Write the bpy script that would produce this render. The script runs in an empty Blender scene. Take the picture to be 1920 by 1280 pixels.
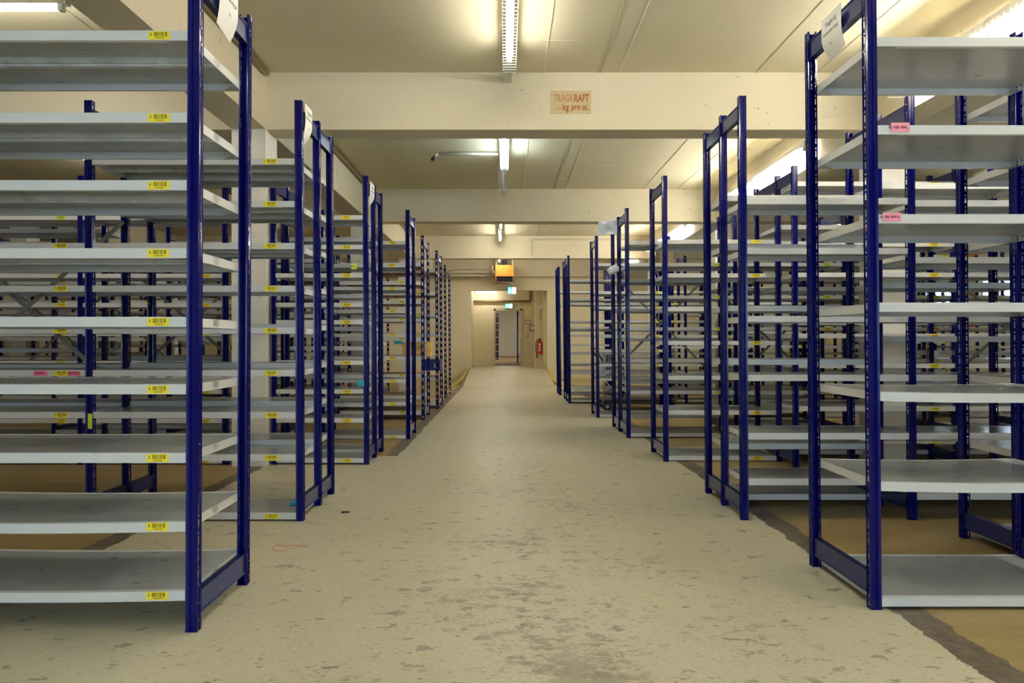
import bpy, bmesh, math, random
from mathutils import Vector, Matrix

random.seed(7)
SC = bpy.context.scene
COL = SC.collection
PI = math.pi
F = 1280.0          # focal length in pixels of the 1920 frame
EYE = 1.07

# ------------------------------------------------------------------ camera, world, exposure
cam_d = bpy.data.cameras.new('camera')
cam = bpy.data.objects.new('camera', cam_d)
COL.objects.link(cam)
cam.location = (0, 0, EYE)
cam.rotation_euler = (PI / 2, 0, 0)
cam_d.lens = 24.0
cam_d.sensor_width = 36.0
cam_d.shift_x = 12 / 1920
cam_d.shift_y = -1 / 1920
cam_d.clip_start = 0.05
cam_d.clip_end = 200
SC.camera = cam

w = bpy.data.worlds.new('world')
SC.world = w
w.use_nodes = True
bg = w.node_tree.nodes['Background']
bg.inputs[0].default_value = (0.60, 0.79, 1.0, 1)
bg.inputs[1].default_value = 2.4
vs = SC.view_settings
vs.view_transform = 'Standard'
vs.look = 'None'
vs.gamma = 1.0
vs.use_curve_mapping = False
vs.exposure = 1.68
TUBE = 24.0        # tube emission strength
SC.cycles.max_bounces = 8
SC.cycles.diffuse_bounces = 5
SC.cycles.glossy_bounces = 3
SC.cycles.sample_clamp_indirect = 8.0
SC.cycles.use_denoising = True

# ------------------------------------------------------------------ materials
MATS = {}
def mat(name, color=(.8, .8, .8), rough=.5, metal=0.0, emit=None, estr=0.0, spec=.5, alpha=None, coat=0.0):
    m = bpy.data.materials.new(name)
    m.use_nodes = True
    p = m.node_tree.nodes['Principled BSDF']
    p.inputs['Base Color'].default_value = (*color, 1)
    p.inputs['Roughness'].default_value = rough
    p.inputs['Metallic'].default_value = metal
    p.inputs['Specular IOR Level'].default_value = spec
    p.inputs['Coat Weight'].default_value = coat
    p.inputs['Coat Roughness'].default_value = 0.08
    if emit:
        p.inputs['Emission Color'].default_value = (*emit, 1)
        p.inputs['Emission Strength'].default_value = estr
    MATS[name] = m
    return m

class NT:
    """tiny node helper"""
    def __init__(s, m):
        s.t = m.node_tree
        s.p = s.t.nodes['Principled BSDF']
        g = s.t.nodes.new('ShaderNodeNewGeometry')
        s.pos = g.outputs['Position']
        s.x = None
    def node(s, typ, **kw):
        n = s.t.nodes.new(typ)
        for k, v in kw.items():
            setattr(n, k, v)
        return n
    def link(s, a, b):
        s.t.links.new(a, b)
    def val(s, sock, v):
        if hasattr(v, 'is_linked') or isinstance(v, bpy.types.NodeSocket):
            s.link(v, sock)
        else:
            sock.default_value = v
    def math(s, op, a, b=None, c=None, clamp=False):
        n = s.node('ShaderNodeMath', operation=op, use_clamp=clamp)
        s.val(n.inputs[0], a)
        if b is not None: s.val(n.inputs[1], b)
        if c is not None: s.val(n.inputs[2], c)
        return n.outputs[0]
    def scaled(s, vec, sx, sy, sz):
        n = s.node('ShaderNodeVectorMath', operation='MULTIPLY')
        s.link(vec, n.inputs[0]); n.inputs[1].default_value = (sx, sy, sz)
        return n.outputs[0]
    def noise(s, vec, scale, detail=4, rough=.55, dist=0):
        n = s.node('ShaderNodeTexNoise')
        s.link(vec, n.inputs['Vector'])
        n.inputs['Scale'].default_value = scale
        n.inputs['Detail'].default_value = detail
        n.inputs['Roughness'].default_value = rough
        n.inputs['Distortion'].default_value = dist
        return n.outputs[0]
    def ramp(s, v, lo, hi, a=0.0, b=1.0):
        n = s.node('ShaderNodeMapRange')
        s.val(n.inputs['Value'], v)
        n.inputs['From Min'].default_value = lo; n.inputs['From Max'].default_value = hi
        n.inputs['To Min'].default_value = a; n.inputs['To Max'].default_value = b
        return n.outputs[0]
    def mix(s, f, a, b):
        n = s.node('ShaderNodeMix', data_type='RGBA')
        s.val(n.inputs[0], f)
        s.val(n.inputs[6], a if isinstance(a, bpy.types.NodeSocket) else (*a, 1))
        s.val(n.inputs[7], b if isinstance(b, bpy.types.NodeSocket) else (*b, 1))
        return n.outputs[2]
    def bump(s, h, strength, dist=.01):
        n = s.node('ShaderNodeBump')
        n.inputs['Strength'].default_value = strength
        n.inputs['Distance'].default_value = dist
        s.link(h, n.inputs['Height'])
        s.link(n.outputs[0], s.p.inputs['Normal'])

def painted_wall(name, color, pit=.0):
    m = mat(name, color, .75, spec=.25)
    k = NT(m)
    big = k.noise(k.pos, .9, 3)
    c = k.mix(k.ramp(big, .35, .7), tuple(x * .95 for x in color), tuple(min(1, x * 1.03) for x in color))
    if pit:
        sp = k.noise(k.pos, 26, 2, .5)
        dots = k.ramp(sp, .69, .72)
        region = k.ramp(k.noise(k.pos, 1.6, 2), .5, .6)
        c = k.mix(k.math('MULTIPLY', k.math('MULTIPLY', dots, region, clamp=True), pit, clamp=True), c, (.16, .12, .08))
    k.link(c, k.p.inputs['Base Color'])
    k.bump(k.noise(k.scaled(k.pos, 1, 1, 1), 14, 5), .15, .004)
    return m

painted_wall('wall', (.82, .72, .49))
painted_wall('beam', (.69, .615, .435), pit=.9)
painted_wall('column', (.80, .76, .66), pit=.4)
m = painted_wall('ceiling', (.66, .60, .415))
mat('seam', (.52, .46, .30), .8)
mat('seam_light', (.80, .75, .56), .8)

# floor: painted aisle, bare concrete beside it, dark gutter strip, wear
m = mat('floor', (.5, .45, .3), .42, spec=.4)
k = NT(m)
sep = k.node('ShaderNodeSeparateXYZ'); k.link(k.pos, sep.inputs[0])
X, Y = sep.outputs[0], sep.outputs[1]
edge_n = k.math('MULTIPLY', k.math('SUBTRACT', k.noise(k.pos, 5.5, 7, .72), .5), .13)
xx = k.math('ADD', X, edge_n)
far = k.math('GREATER_THAN', Y, 6.35)
left_edge = k.math('ADD', k.math('MULTIPLY', far, 1.06), -2.06)
right_in = k.math('LESS_THAN', xx, 1.53)
left_in = k.math('GREATER_THAN', xx, left_edge)
paint = k.math('MULTIPLY', right_in, left_in)
strip_r = k.math('MULTIPLY', k.math('GREATER_THAN', xx, 1.53), k.math('LESS_THAN', xx, 1.665))
strip_l = k.math('MULTIPLY', k.math('LESS_THAN', xx, left_edge), k.math('GREATER_THAN', xx, k.math('SUBTRACT', left_edge, .12)))
strip = k.math('ADD', strip_r, strip_l, clamp=True)
big = k.noise(k.pos, .55, 4, .6)
fine = k.noise(k.pos, 30, 5, .65)
pc = k.mix(k.ramp(big, .3, .7), (.59, .525, .355), (.68, .62, .45))
pc = k.mix(k.ramp(fine, .3, .75, 0, .35), pc, (.46, .41, .28))
# sideways scuffs, denser in the walked middle
sc1 = k.noise(k.scaled(k.pos, 1.6, 2.6, 1), 6.5, 12, .80, .1)
mid = k.math('SUBTRACT', 1.0, k.math('MULTIPLY', k.math('ABSOLUTE', k.math('SUBTRACT', X, .22)), .75), clamp=True)
near = k.ramp(Y, 8.5, 2.3, 0, 1)
dens = k.math('MULTIPLY', k.math('MULTIPLY', mid, near), k.ramp(k.noise(k.pos, 1.3, 3), .3, .62))
thr = k.math('SUBTRACT', .622, k.math('MULTIPLY', dens, .21))
wear = k.math('MULTIPLY', k.math('SUBTRACT', sc1, thr), 22, clamp=True)
sp = k.noise(k.scaled(k.pos, 1.0, 1.6, 1), 8.0, 6, .62)
spots = k.ramp(sp, .615, .625)
sp2 = k.noise(k.scaled(k.pos, 1.0, 2.2, 1), 31.0, 3, .6)
spots2 = k.ramp(sp2, .635, .655)
allw = k.math('MULTIPLY', k.math('MAXIMUM', k.math('MAXIMUM', wear, spots), spots2), k.ramp(k.noise(k.pos, 6, 3), .35, .65, .45, .9), clamp=True)
pc = k.mix(allw, pc, (.235, .195, .145))
pc = k.mix(k.math('MULTIPLY', k.ramp(k.noise(k.scaled(k.pos, 1, 3, 1), 60, 4, .7), .45, .62), k.math('ADD', k.math('MULTIPLY', dens, .5), .12), clamp=True), pc, (.33, .29, .21))
bare = k.mix(k.ramp(k.noise(k.scaled(k.pos, 1, 2.5, 1), 1.4, 6, .65), .3, .7), (.32, .225, .085), (.45, .335, .145))
bare = k.mix(k.ramp(fine, .45, .8, 0, .5), bare, (.24, .18, .09))
st = k.mix(k.ramp(k.noise(k.pos, 18, 6, .7), .35, .65), (.105, .08, .055), (.22, .175, .12))
rgb = k.mix(paint, bare, pc)
rgb = k.mix(strip, rgb, st)
k.link(rgb, k.p.inputs['Base Color'])
k.link(k.ramp(big, .3, .7, .34, .5), k.p.inputs['Roughness'])
hh = k.math('SUBTRACT', k.math('MULTIPLY', fine, .4), k.math('ADD', k.math('MULTIPLY', allw, .5), strip))
k.bump(hh, .25, .006)

def blue_mat(name, col, chips):
    m = mat(name, col, .22, spec=.34, coat=.0)
    k = NT(m)
    n1 = k.noise(k.scaled(k.pos, 1, 1, .35), 70, 4, .6)
    c = k.mix(k.ramp(n1, .67, .73, 0, chips), col, (.012, .06, .20))
    k.link(c, k.p.inputs['Base Color'])
    k.link(k.ramp(k.noise(k.pos, 9, 3), .3, .7, .10, .22), k.p.inputs['Roughness'])
    return m
blue_mat('blue_paint', (.0003, .0012, .105), .5)
blue_mat('blue_plate', (.022, .032, .14), .5)
# light grey painted shelf steel
m = mat('shelf_paint', (.60, .60, .565), .24, spec=.55)
k = NT(m)
k.link(k.mix(k.ramp(k.noise(k.scaled(k.pos, 1, 3, 1), 5.5, 6, .6), .42, .74), (.61, .61, .58), (.47, .47, .44)), k.p.inputs['Base Color'])
k.link(k.ramp(k.noise(k.pos, 3.2, 4), .3, .7, .16, .34), k.p.inputs['Roughness'])
# galvanised underside and deck of the trays
m = mat('shelf_deck', (.40, .41, .385), .25, spec=.6, metal=.08)
k = NT(m)
g = k.noise(k.pos, 1.6, 4, .55)
c = k.mix(k.ramp(g, .3, .7), (.47, .475, .455), (.40, .405, .385))
c = k.mix(k.ramp(k.noise(k.scaled(k.pos, 1, 2, 1), 11, 4, .6), .655, .69, 0, .6), c, (.15, .14, .12))
k.link(c, k.p.inputs['Base Color'])
k.link(k.ramp(g, .3, .7, .16, .27), k.p.inputs['Roughness'])
m = mat('lip_paint', (.66, .655, .62), .35, spec=.45)
k = NT(m)
k.link(k.mix(k.ramp(k.noise(k.scaled(k.pos, 1, 1, 3), 9, 5, .7), .66, .74, 0, .5), (.66, .655, .62), (.46, .45, .42)), k.p.inputs['Base Color'])
m = mat('board', (.52, .38, .20), .6)
k = NT(m)
k.link(k.mix(k.noise(k.scaled(k.pos, 1.5, 22, 1), 4, 4), (.60, .46, .27), (.44, .31, .16)), k.p.inputs['Base Color'])
mat('board_edge', (.22, .12, .045), .7)
mat('brace_steel', (.28, .265, .215), .45, metal=.3)
mat('yellow', (.93, .76, .02), .5)
mat('lime', (.66, .80, .05), .5)
mat('ink', (.09, .05, .01), .6)
mat('pink', (.90, .33, .40), .6)
mat('hot_pink', (.88, .16, .30), .6)
mat('pen', (.18, .0, .05), .6)
mat('teal', (.0, .22, .28), .5)
mat('cyan', (.02, .42, .60), .5)
mat('paper', (.86, .84, .78), .5)
mat('print_grey', (.30, .29, .27), .7)
mat('lamp_white', (.82, .82, .80), .4)
mat('lamp_steel', (.62, .60, .50), .4, metal=.1)
mat('wire', (.85, .84, .80), .35)
mat('tube_warm', (1, 1, 1), .5, emit=(1.0, .965, .90), estr=TUBE)
mat('tube_cool', (1, 1, 1), .5, emit=(.70, .87, 1.0), estr=TUBE * 1.3)
mat('tube_bright', (1, 1, 1), .5, emit=(1.0, .965, .90), estr=TUBE * 3.0)
mat('tube_off', (.85, .87, .86), .2)
mat('orange', (.88, .36, .04), .45)
mat('rust', (.36, .10, .03), .6)
mat('black', (.012, .012, .014), .45)
mat('dark_grey', (.06, .06, .065), .5)
mat('steel', (.55, .56, .56), .28, metal=.9)
mat('red', (.50, .012, .015), .3, coat=.4)
mat('rubber', (.03, .03, .03), .7)
mat('brass', (.35, .28, .14), .4, metal=.5)
mat('pipe', (.62, .56, .40), .55)
mat('pipe_brown', (.27, .18, .075), .6)
mat('sign_board', (.56, .45, .235), .7)
mat('sign_red', (.40, .105, .035), .7)
mat('sign_faded', (.47, .24, .13), .7)
mat('sign_grey', (.33, .27, .16), .7)
mat('exit_green', (.0, .45, .36), .4, emit=(.05, .85, .72), estr=1.3)
mat('exit_white', (.9, .9, .9), .4, emit=(.85, 1.0, .97), estr=1.6)
mat('yellow_paint', (.55, .43, .03), .6)
mat('white_plastic', (.82, .84, .88), .35)
mat('cardboard', (.55, .42, .24), .8)
mat('orange_box', (.85, .42, .08), .7)
mat('amber_box', (.86, .58, .12), .7)
mat('crate_blue', (.004, .01, .24), .35)
mat('curtain', (.80, .33, .03), .8)
mat('purple', (.14, .03, .11), .6)
mat('floor_brown', (.22, .15, .07), .75, spec=.2)
mat('white_wall', (.78, .75, .66), .7)
mat('shelf_dark', (.035, .03, .035), .5)
mat('frame_white', (.8, .8, .78), .4)
mat('skin_tape', (.72, .33, .22), .6)
g = mat('glass', (1, 1, 1), .02)
g.node_tree.nodes['Principled BSDF'].inputs['Transmission Weight'].default_value = 1.0
g.node_tree.nodes['Principled BSDF'].inputs['IOR'].default_value = 1.02

# ------------------------------------------------------------------ mesh helpers
class MB:
    def __init__(s):
        s.bm = bmesh.new(); s.slots = []
    def slot(s, m):
        if m not in s.slots: s.slots.append(m)
        return s.slots.index(m)
    def quad(s, pts, m):
        f = s.bm.faces.new([s.bm.verts.new(p) for p in pts]); f.material_index = s.slot(m); return f
    def box(s, x0, x1, y0, y1, z0, z1, m, faces=None):
        i = s.slot(m)
        v = [s.bm.verts.new(p) for p in ((x0, y0, z0), (x1, y0, z0), (x1, y1, z0), (x0, y1, z0), (x0, y0, z1), (x1, y0, z1), (x1, y1, z1), (x0, y1, z1))]
        for n, q in enumerate(((0, 3, 2, 1), (4, 5, 6, 7), (0, 1, 5, 4), (1, 2, 6, 5), (2, 3, 7, 6), (3, 0, 4, 7))):
            f = s.bm.faces.new([v[a] for a in q]); f.material_index = i
        return v
    def bar(s, a, b, r, m, n=8, r2=None, cap=True):
        a, b = Vector(a), Vector(b); i = s.slot(m)
        d = (b - a).normalized()
        u = d.orthogonal().normalized(); v = d.cross(u)
        r2 = r if r2 is None else r2
        A = [s.bm.verts.new(a + (u * math.cos(2 * PI * t / n) + v * math.sin(2 * PI * t / n)) * r) for t in range(n)]
        B = [s.bm.verts.new(b + (u * math.cos(2 * PI * t / n) + v * math.sin(2 * PI * t / n)) * r2) for t in range(n)]
        for t in range(n):
            f = s.bm.faces.new((A[t], A[(t + 1) % n], B[(t + 1) % n], B[t])); f.material_index = i; f.smooth = n > 6
        if cap:
            f = s.bm.faces.new(A[::-1]); f.material_index = i
            f = s.bm.faces.new(B); f.material_index = i
    def tube(s, pts, r, m, n=8):
        for a, b in zip(pts, pts[1:]): s.bar(a, b, r, m, n)
    def strap(s, a, b, wid, thk, m):
        """flat bar in the XZ plane"""
        a, b = Vector(a), Vector(b); d = (b - a).normalized(); u = Vector((-d.z, 0, d.x)) * (wid / 2); t = Vector((0, thk / 2, 0))
        i = s.slot(m); v = [s.bm.verts.new(p) for p in (a - u - t, b - u - t, b + u - t, a + u - t, a - u + t, b - u + t, b + u + t, a + u + t)]
        for q in ((0, 1, 2, 3), (7, 6, 5, 4), (0, 4, 5, 1), (1, 5, 6, 2), (2, 6, 7, 3), (3, 7, 4, 0)):
            f = s.bm.faces.new([v[a_] for a_ in q]); f.material_index = i
    def lathe(s, prof, m, n=20, c=(0, 0, 0)):
        i = s.slot(m); rings = []
        for r, z in prof:
            rings.append([s.bm.verts.new((c[0] + r * math.cos(2 * PI * t / n), c[1] + r * math.sin(2 * PI * t / n), c[2] + z)) for t in range(n)])
        for A, B in zip(rings, rings[1:]):
            for t in range(n):
                f = s.bm.faces.new((A[t], A[(t + 1) % n], B[(t + 1) % n], B[t])); f.material_index = i; f.smooth = True
        s.bm.faces.new(rings[0][::-1]).material_index = i
        s.bm.faces.new(rings[-1]).material_index = i
    def mesh(s, name):
        me = bpy.data.meshes.new(name)
        bmesh.ops.recalc_face_normals(s.bm, faces=s.bm.faces)
        s.bm.to_mesh(me); s.bm.free()
        for m in s.slots: me.materials.append(MATS[m])
        return me
    def obj(s, name, parent=None, loc=(0, 0, 0), rot=None):
        return put(s.mesh(name), name, parent, loc, rot)

def put(me, name, parent=None, loc=(0, 0, 0), rot=None):
    o = bpy.data.objects.new(name, me); COL.objects.link(o)
    o.location = loc
    if rot: o.rotation_euler = rot
    if parent: o.parent = parent
    return o
def tag(o, label, cat, group=None):
    o['label'] = label; o['category'] = cat
    if group: o['group'] = group
    return o
def empty(name, loc, label, cat, group=None, rotz=0):
    o = bpy.data.objects.new(name, None); COL.objects.link(o)
    o.location = loc; o.rotation_euler = (0, 0, rotz); o.empty_display_size = .1
    return tag(o, label, cat, group)
def struct(mb, name, parent=None, label=None):
    o = mb.obj(name, parent)
    if parent is None: o['kind'] = 'structure'
    if label: o['label'] = label
    return o
def sbox(name, x0, x1, y0, y1, z0, z1, m, parent=None, label=None):
    b = MB(); b.box(x0, x1, y0, y1, z0, z1, m); return struct(b, name, parent, label)
def text_mesh(body, size, m, sx=1.0, space=1.0, weight=0.0, align='LEFT'):
    c = bpy.data.curves.new('writing', 'FONT')
    c.body = body; c.size = size; c.align_x = align; c.space_character = space; c.offset = weight; c.extrude = .0004
    c.resolution_u = 3
    o = bpy.data.objects.new('writing_tmp', c); COL.objects.link(o)
    dg = bpy.context.evaluated_depsgraph_get()
    me = bpy.data.meshes.new_from_object(o.evaluated_get(dg))
    bpy.data.objects.remove(o); bpy.data.curves.remove(c)
    me.transform(Matrix.Diagonal((sx, 1, 1, 1)))
    me.materials.clear(); me.materials.append(MATS[m])
    return me

# ------------------------------------------------------------------ room shell
CEIL, BEAMZ = 3.37, 2.88
WX0, WX1, Y0, YW = -9.6, 9.1, -4.2, 19.4
sbox('floor', WX0 - .2, WX1 + .2, Y0 - .2, YW + .2, -.15, 0, 'floor')
sbox('ceiling', WX0 - .2, WX1 + .2, Y0 - .2, YW + .2, CEIL, CEIL + .2, 'ceiling')
sbox('wall_left', WX0 - .2, WX0, Y0, YW, 0, CEIL, 'wall')
b = MB(); xs_ = WX0
ADDED_WINS = [(-3.0, -1.0), (-.6, 1.4), (1.8, 3.8)]  # unseen windows, put in to give the nearest racks cool daylight
for a, c in ADDED_WINS:
    b.box(xs_, a, Y0 - .2, Y0, 0, CEIL, 'wall'); b.box(a, c, Y0 - .2, Y0, 0, .5, 'wall'); b.box(a, c, Y0 - .2, Y0, 2.3, CEIL, 'wall'); xs_ = c
b.box(xs_, WX1, Y0 - .2, Y0, 0, CEIL, 'wall')
struct(b, 'wall_front')
for q, (a, c) in enumerate(ADDED_WINS):
    b = MB()
    for p in ((a, a + .05, .5, 2.3), (c - .05, c, .5, 2.3), (a, c, .5, .55), (a, c, 2.25, 2.3), ((a + c) / 2 - .025, (a + c) / 2 + .025, .5, 2.3)):
        b.box(p[0], p[1], Y0 - .12, Y0 - .06, p[2], p[3], 'frame_white')
    struct(b, 'window_%d' % (q + 4))
# end wall with the passage opening
b = MB()
b.box(WX0, -1.03, YW, YW + .2, 0, CEIL, 'wall')
b.box(1.182, WX1, YW, YW + .2, 0, CEIL, 'wall')
b.box(-1.03, 1.182, YW, YW + .2, 2.51, CEIL, 'wall')
struct(b, 'wall_back')
# right wall with two windows
WINS = [(12.2, 13.12), (13.62, 14.9), (16.0, 17.2)]
b = MB(); ys = Y0
for a, c in WINS:
    b.box(WX1, WX1 + .2, ys, a, 0, CEIL, 'wall')
    b.box(WX1, WX1 + .2, a, c, 0, 1.45, 'wall'); b.box(WX1, WX1 + .2, a, c, 2.35, CEIL, 'wall'); ys = c
b.box(WX1, WX1 + .2, ys, YW, 0, CEIL, 'wall')
struct(b, 'wall_right')
for i, (a, c) in enumerate(WINS):
    b = MB()
    for p in ((a, a + .05, 1.45, 2.35), (c - .05, c, 1.45, 2.35), (a, c, 1.45, 1.5), (a, c, 2.30, 2.35), ((a + c) / 2 - .025, (a + c) / 2 + .025, 1.5, 2.3)):
        b.box(WX1 + .04, WX1 + .10, p[0], p[1], p[2], p[3], 'frame_white')
    win = struct(b, 'window_%d' % (i + 1))
    for s_ in range(2):
        g = MB(); m_ = (a + c) / 2
        y0_, y1_ = (a + .05, m_ - .025) if s_ == 0 else (m_ + .025, c - .05)
        g.box(WX1 + .065, WX1 + .075, y0_, y1_, 1.5, 2.3, 'glass'); g.obj('pane', win)
# beams: cross beams and lengthwise beams
BY = [-3.15, 1.35, 5.85, 10.34, 14.96]
n = 1
def trim(b, label=None):
    global n
    o = struct(b, 'trim_%d' % n, label=label); n += 1; return o
for y in BY:
    b = MB(); b.box(WX0, WX1, y, y + .26, BEAMZ, CEIL, 'beam'); trim(b)
b = MB(); b.box(WX0, WX1, 19.2, YW, BEAMZ, CEIL, 'beam'); trim(b)
spans = list(zip([Y0] + [y + .26 for y in BY], BY + [19.2]))
for xa, xb in ((-7.5, -7.24), (-2.34, -2.05), (3.17, 3.43), (8.4, 8.66)):
    for a, c in spans:
        b = MB(); b.box(xa, xb, a, c, BEAMZ + .001, CEIL, 'beam'); trim(b)
for xa, xb in ((-7.5, -7.24), (-2.34, -2.05), (3.17, 3.43), (8.4, 8.66)):
    for y in BY[1:]:
        b = MB(); b.box(xa, xb, y - .02, y + .27, 0, BEAMZ, 'column')
        o = trim(b)
# ceiling formwork seams: thin raised ridges
b = MB()
for xo, lw, mm in ((.281, .007, 'seam_light'), (.76, .012, 'seam'), (.93, .006, 'seam_light'), (-3.1, .008, 'seam'), (-4.6, .008, 'seam'), (2.1, .006, 'seam'), (2.62, .012, 'seam')):
    for a, c in spans:
        sh = -.0144 * (a - 4.6)
        b.box(xo + sh, xo + sh + lw, a, c, CEIL - .004, CEIL + .001, mm)
trim(b)
b = MB(); rs = random.Random(3)
for a, c in spans[1:4]:
    for q in range(5):
        yy = a + (q + .6) * (c - a) / 5.4; x0_ = rs.uniform(-1.6, 1.6)
        b.box(x0_, x0_ + rs.uniform(.12, .6), yy, yy + .006, CEIL - .002, CEIL + .001, 'seam_light')
trim(b)

# raised passage: ramp, landing, side walls, door wall
b = MB()
i = b.slot('floor')
prof = [(15.9, 0.001), (17.0, .10), (18.2, .19), (19.0, .255), (19.4, .272), (21.9, .272)]
for (ya, za), (yb, zb) in zip(prof, prof[1:]):
    xa, xb = (-1.07, 1.16) if ya < 19.3 else (-1.03, 1.182)
    v = [b.bm.verts.new(p) for p in ((xa, ya, -.01), (xb, ya, -.01), (xb, yb, -.01), (xa, yb, -.01), (xa, ya, za), (xb, ya, za), (xb, yb, zb), (xa, yb, zb))]
    for q in ((0, 3, 2, 1), (4, 5, 6, 7), (0, 1, 5, 4), (1, 2, 6, 5), (2, 3, 7, 6), (3, 0, 4, 7)):
        b.bm.faces.new([v[t] for t in q]).material_index = i
o = struct(b, 'floor_ramp')
sbox('floor_far_room', -3.2, 3.2, 21.9, 36.2, .1, .272, 'floor_brown')
for sx in (-1, 1):
    b = MB(); i = b.slot('yellow_paint')
    xc = -1.09 if sx < 0 else 1.16
    for (ya, za), (yb, zb) in zip(prof[:-1], prof[1:-1]):
        oa = .20 * ((17.6 - ya) / 1.7) ** 2 if ya < 17.6 else 0
        ob = .20 * ((17.6 - yb) / 1.7) ** 2 if yb < 17.6 else 0
        xa0 = xc + sx * oa; xb0 = xc + sx * ob
        pts = [(xa0 - .035, ya, 0), (xa0 + .035, ya, 0), (xb0 + .035, yb, 0), (xb0 - .035, yb, 0), (xa0 - .035, ya, za + .006), (xa0 + .035, ya, za + .006), (xb0 + .035, yb, zb + .006), (xb0 - .035, yb, zb + .006)]
        v = [b.bm.verts.new(p) for p in pts]
        for q in ((0, 3, 2, 1), (4, 5, 6, 7), (0, 1, 5, 4), (1, 2, 6, 5), (2, 3, 7, 6), (3, 0, 4, 7)):
            b.bm.faces.new([v[t] for t in q]).material_index = i
    trim(b)
VZ = 2.95
b = MB(); b.box(-1.25, -1.03, YW + .2, 21.8, .27, VZ, 'wall'); struct(b, 'wall_passage_left')
b = MB(); b.box(1.182, 1.4, YW + .2, 21.8, .27, VZ, 'wall'); b.box(1.09, 1.182, 19.75, 20.15, .27, VZ, 'wall'); b.box(.87, 1.182, 20.15, 20.5, .27, VZ, 'wall'); struct(b, 'wall_passage_right')
b = MB(); b.box(-1.25, 1.4, YW + .2, 21.8, VZ, VZ + .15, 'ceiling'); struct(b, 'ceiling_passage')
b = MB()
b.box(-3.2, -.33, 21.8, 22.0, .27, VZ, 'wall'); b.box(.48, 3.2, 21.8, 22.0, .27, VZ, 'wall'); b.box(-.33, .48, 21.8, 22.0, 2.04, VZ, 'wall')
struct(b, 'wall_door')
b = MB()
b.box(-.38, -.325, 21.77, 22.02, .27, 2.10, 'pipe'); b.box(.475, .53, 21.77, 22.02, .27, 2.10, 'pipe'); b.box(-.38, .53, 21.77, 22.02, 2.035, 2.10, 'pipe')
door = struct(b, 'door_1')
b = MB(); b.box(-3.2, -3.0, 22.0, 36.2, .27, VZ, 'white_wall'); b.box(3.0, 3.2, 22, 36.2, .27, VZ, 'white_wall'); b.box(-3.2, 3.2, 36, 36.2, .27, VZ, 'white_wall'); struct(b, 'wall_far_room')
b = MB(); b.box(-3.2, 3.2, 22, 36.2, VZ, VZ + .15, 'ceiling'); struct(b, 'ceiling_far_room')

# conduits and pipes
def pipe(pts, r, m, label, cat='pipe', name='pipe', n_=8):
    b = MB(); b.tube(pts, r, m, n_)
    return tag(b.obj(name), label, cat)
pipe([(-2.02, Y0 + .1, 3.33), (-2.02, 5.78, 3.33)], .022, 'brass', 'dull brass pipe along the top of the lengthwise beam, nearest bay')
pipe([(-2.02, 6.15, 3.33), (-2.02, 10.3, 3.33)], .022, 'brass', 'thin dark pipe along the pale lengthwise beam in the second bay')
pipe([(-2.02, 10.64, 3.33), (-2.02, 14.9, 3.33)], .022, 'brass', 'thin dark pipe along the lengthwise beam in the third bay')
o = pipe([(-.88, 8.32, 3.30), (-.82, 8.3, 3.345), (-.09, 8.3, 3.345)], .018, 'lamp_steel', 'short white conduit running across the ceiling to the cool lit lamp', 'conduit', 'conduit')
b = MB(); b.bar((-.90, 8.33, 3.27), (-.86, 8.31, 3.32), .02, 'black'); b.obj('end_cap', o)
pipe([(.57, 14.94, 2.95), (.57, 14.94, 3.29), (3.0, 14.94, 3.29)], .014, 'pipe', 'angled thin conduit on the face of the last cross beam', 'conduit', 'conduit')
pipe([(-.45, 19.15, 3.10), (-4.5, 19.15, 3.10)], .016, 'pipe', 'upper thin pipe leading to the orange heater', 'pipe')
pipe([(-.45, 19.13, 2.99), (-3.5, 19.13, 2.99)], .022, 'pipe', 'middle pipe of the three leading to the orange heater', 'pipe')
pipe([(-.45, 19.13, 2.90), (-3.5, 19.13, 2.90)], .022, 'pipe', 'lowest pipe of the three leading to the orange heater', 'pipe')
pipe([(-1.03, 21.7, 2.33), (.80, 21.7, 2.33), (.80, 21.7, 2.95)], .035, 'pipe_brown', 'brown pipe across the passage wall above the door', 'pipe')

# ------------------------------------------------------------------ lamps
def cage_mesh(L):
    b = MB(); hw = .052; h = .085; r = .0022
    for x in (-hw, -hw / 3, hw / 3, hw):
        b.bar((x, 0, -h), (x, L, -h), r, 'wire', 4)
    for x in (-hw, hw):
        b.bar((x, 0, -h * .5), (x, L, -h * .5), r, 'wire', 4)
    k_ = int(L / .05)
    for q in range(k_ + 1):
        y = q * L / k_
        b.bar((-hw, y, -.015), (-hw, y, -h), r, 'wire', 4, cap=False); b.bar((-hw, y, -h), (hw, y, -h), r, 'wire', 4, cap=False); b.bar((hw, y, -h), (hw, y, -.015), r, 'wire', 4, cap=False)
    return b.mesh('cage')
LL = 1.5
CAGE = cage_mesh(LL)
b = MB(); b.box(-.026, .026, 0, LL, -.022, .035, 'lamp_steel'); b.box(-.02, .02, .03, .06, -.062, -.022, 'lamp_white'); b.box(-.02, .02, LL - .14, LL - .11, -.062, -.022, 'lamp_white')
BODY = b.mesh('housing')
TUBES = {}
for nm in ('tube_bright', 'tube_warm', 'tube_cool', 'tube_off'):
    b = MB(); b.bar((0, .06, -.045), (0, LL - .14, -.045), .014, nm, 10); TUBES[nm] = b.mesh('tube')
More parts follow.
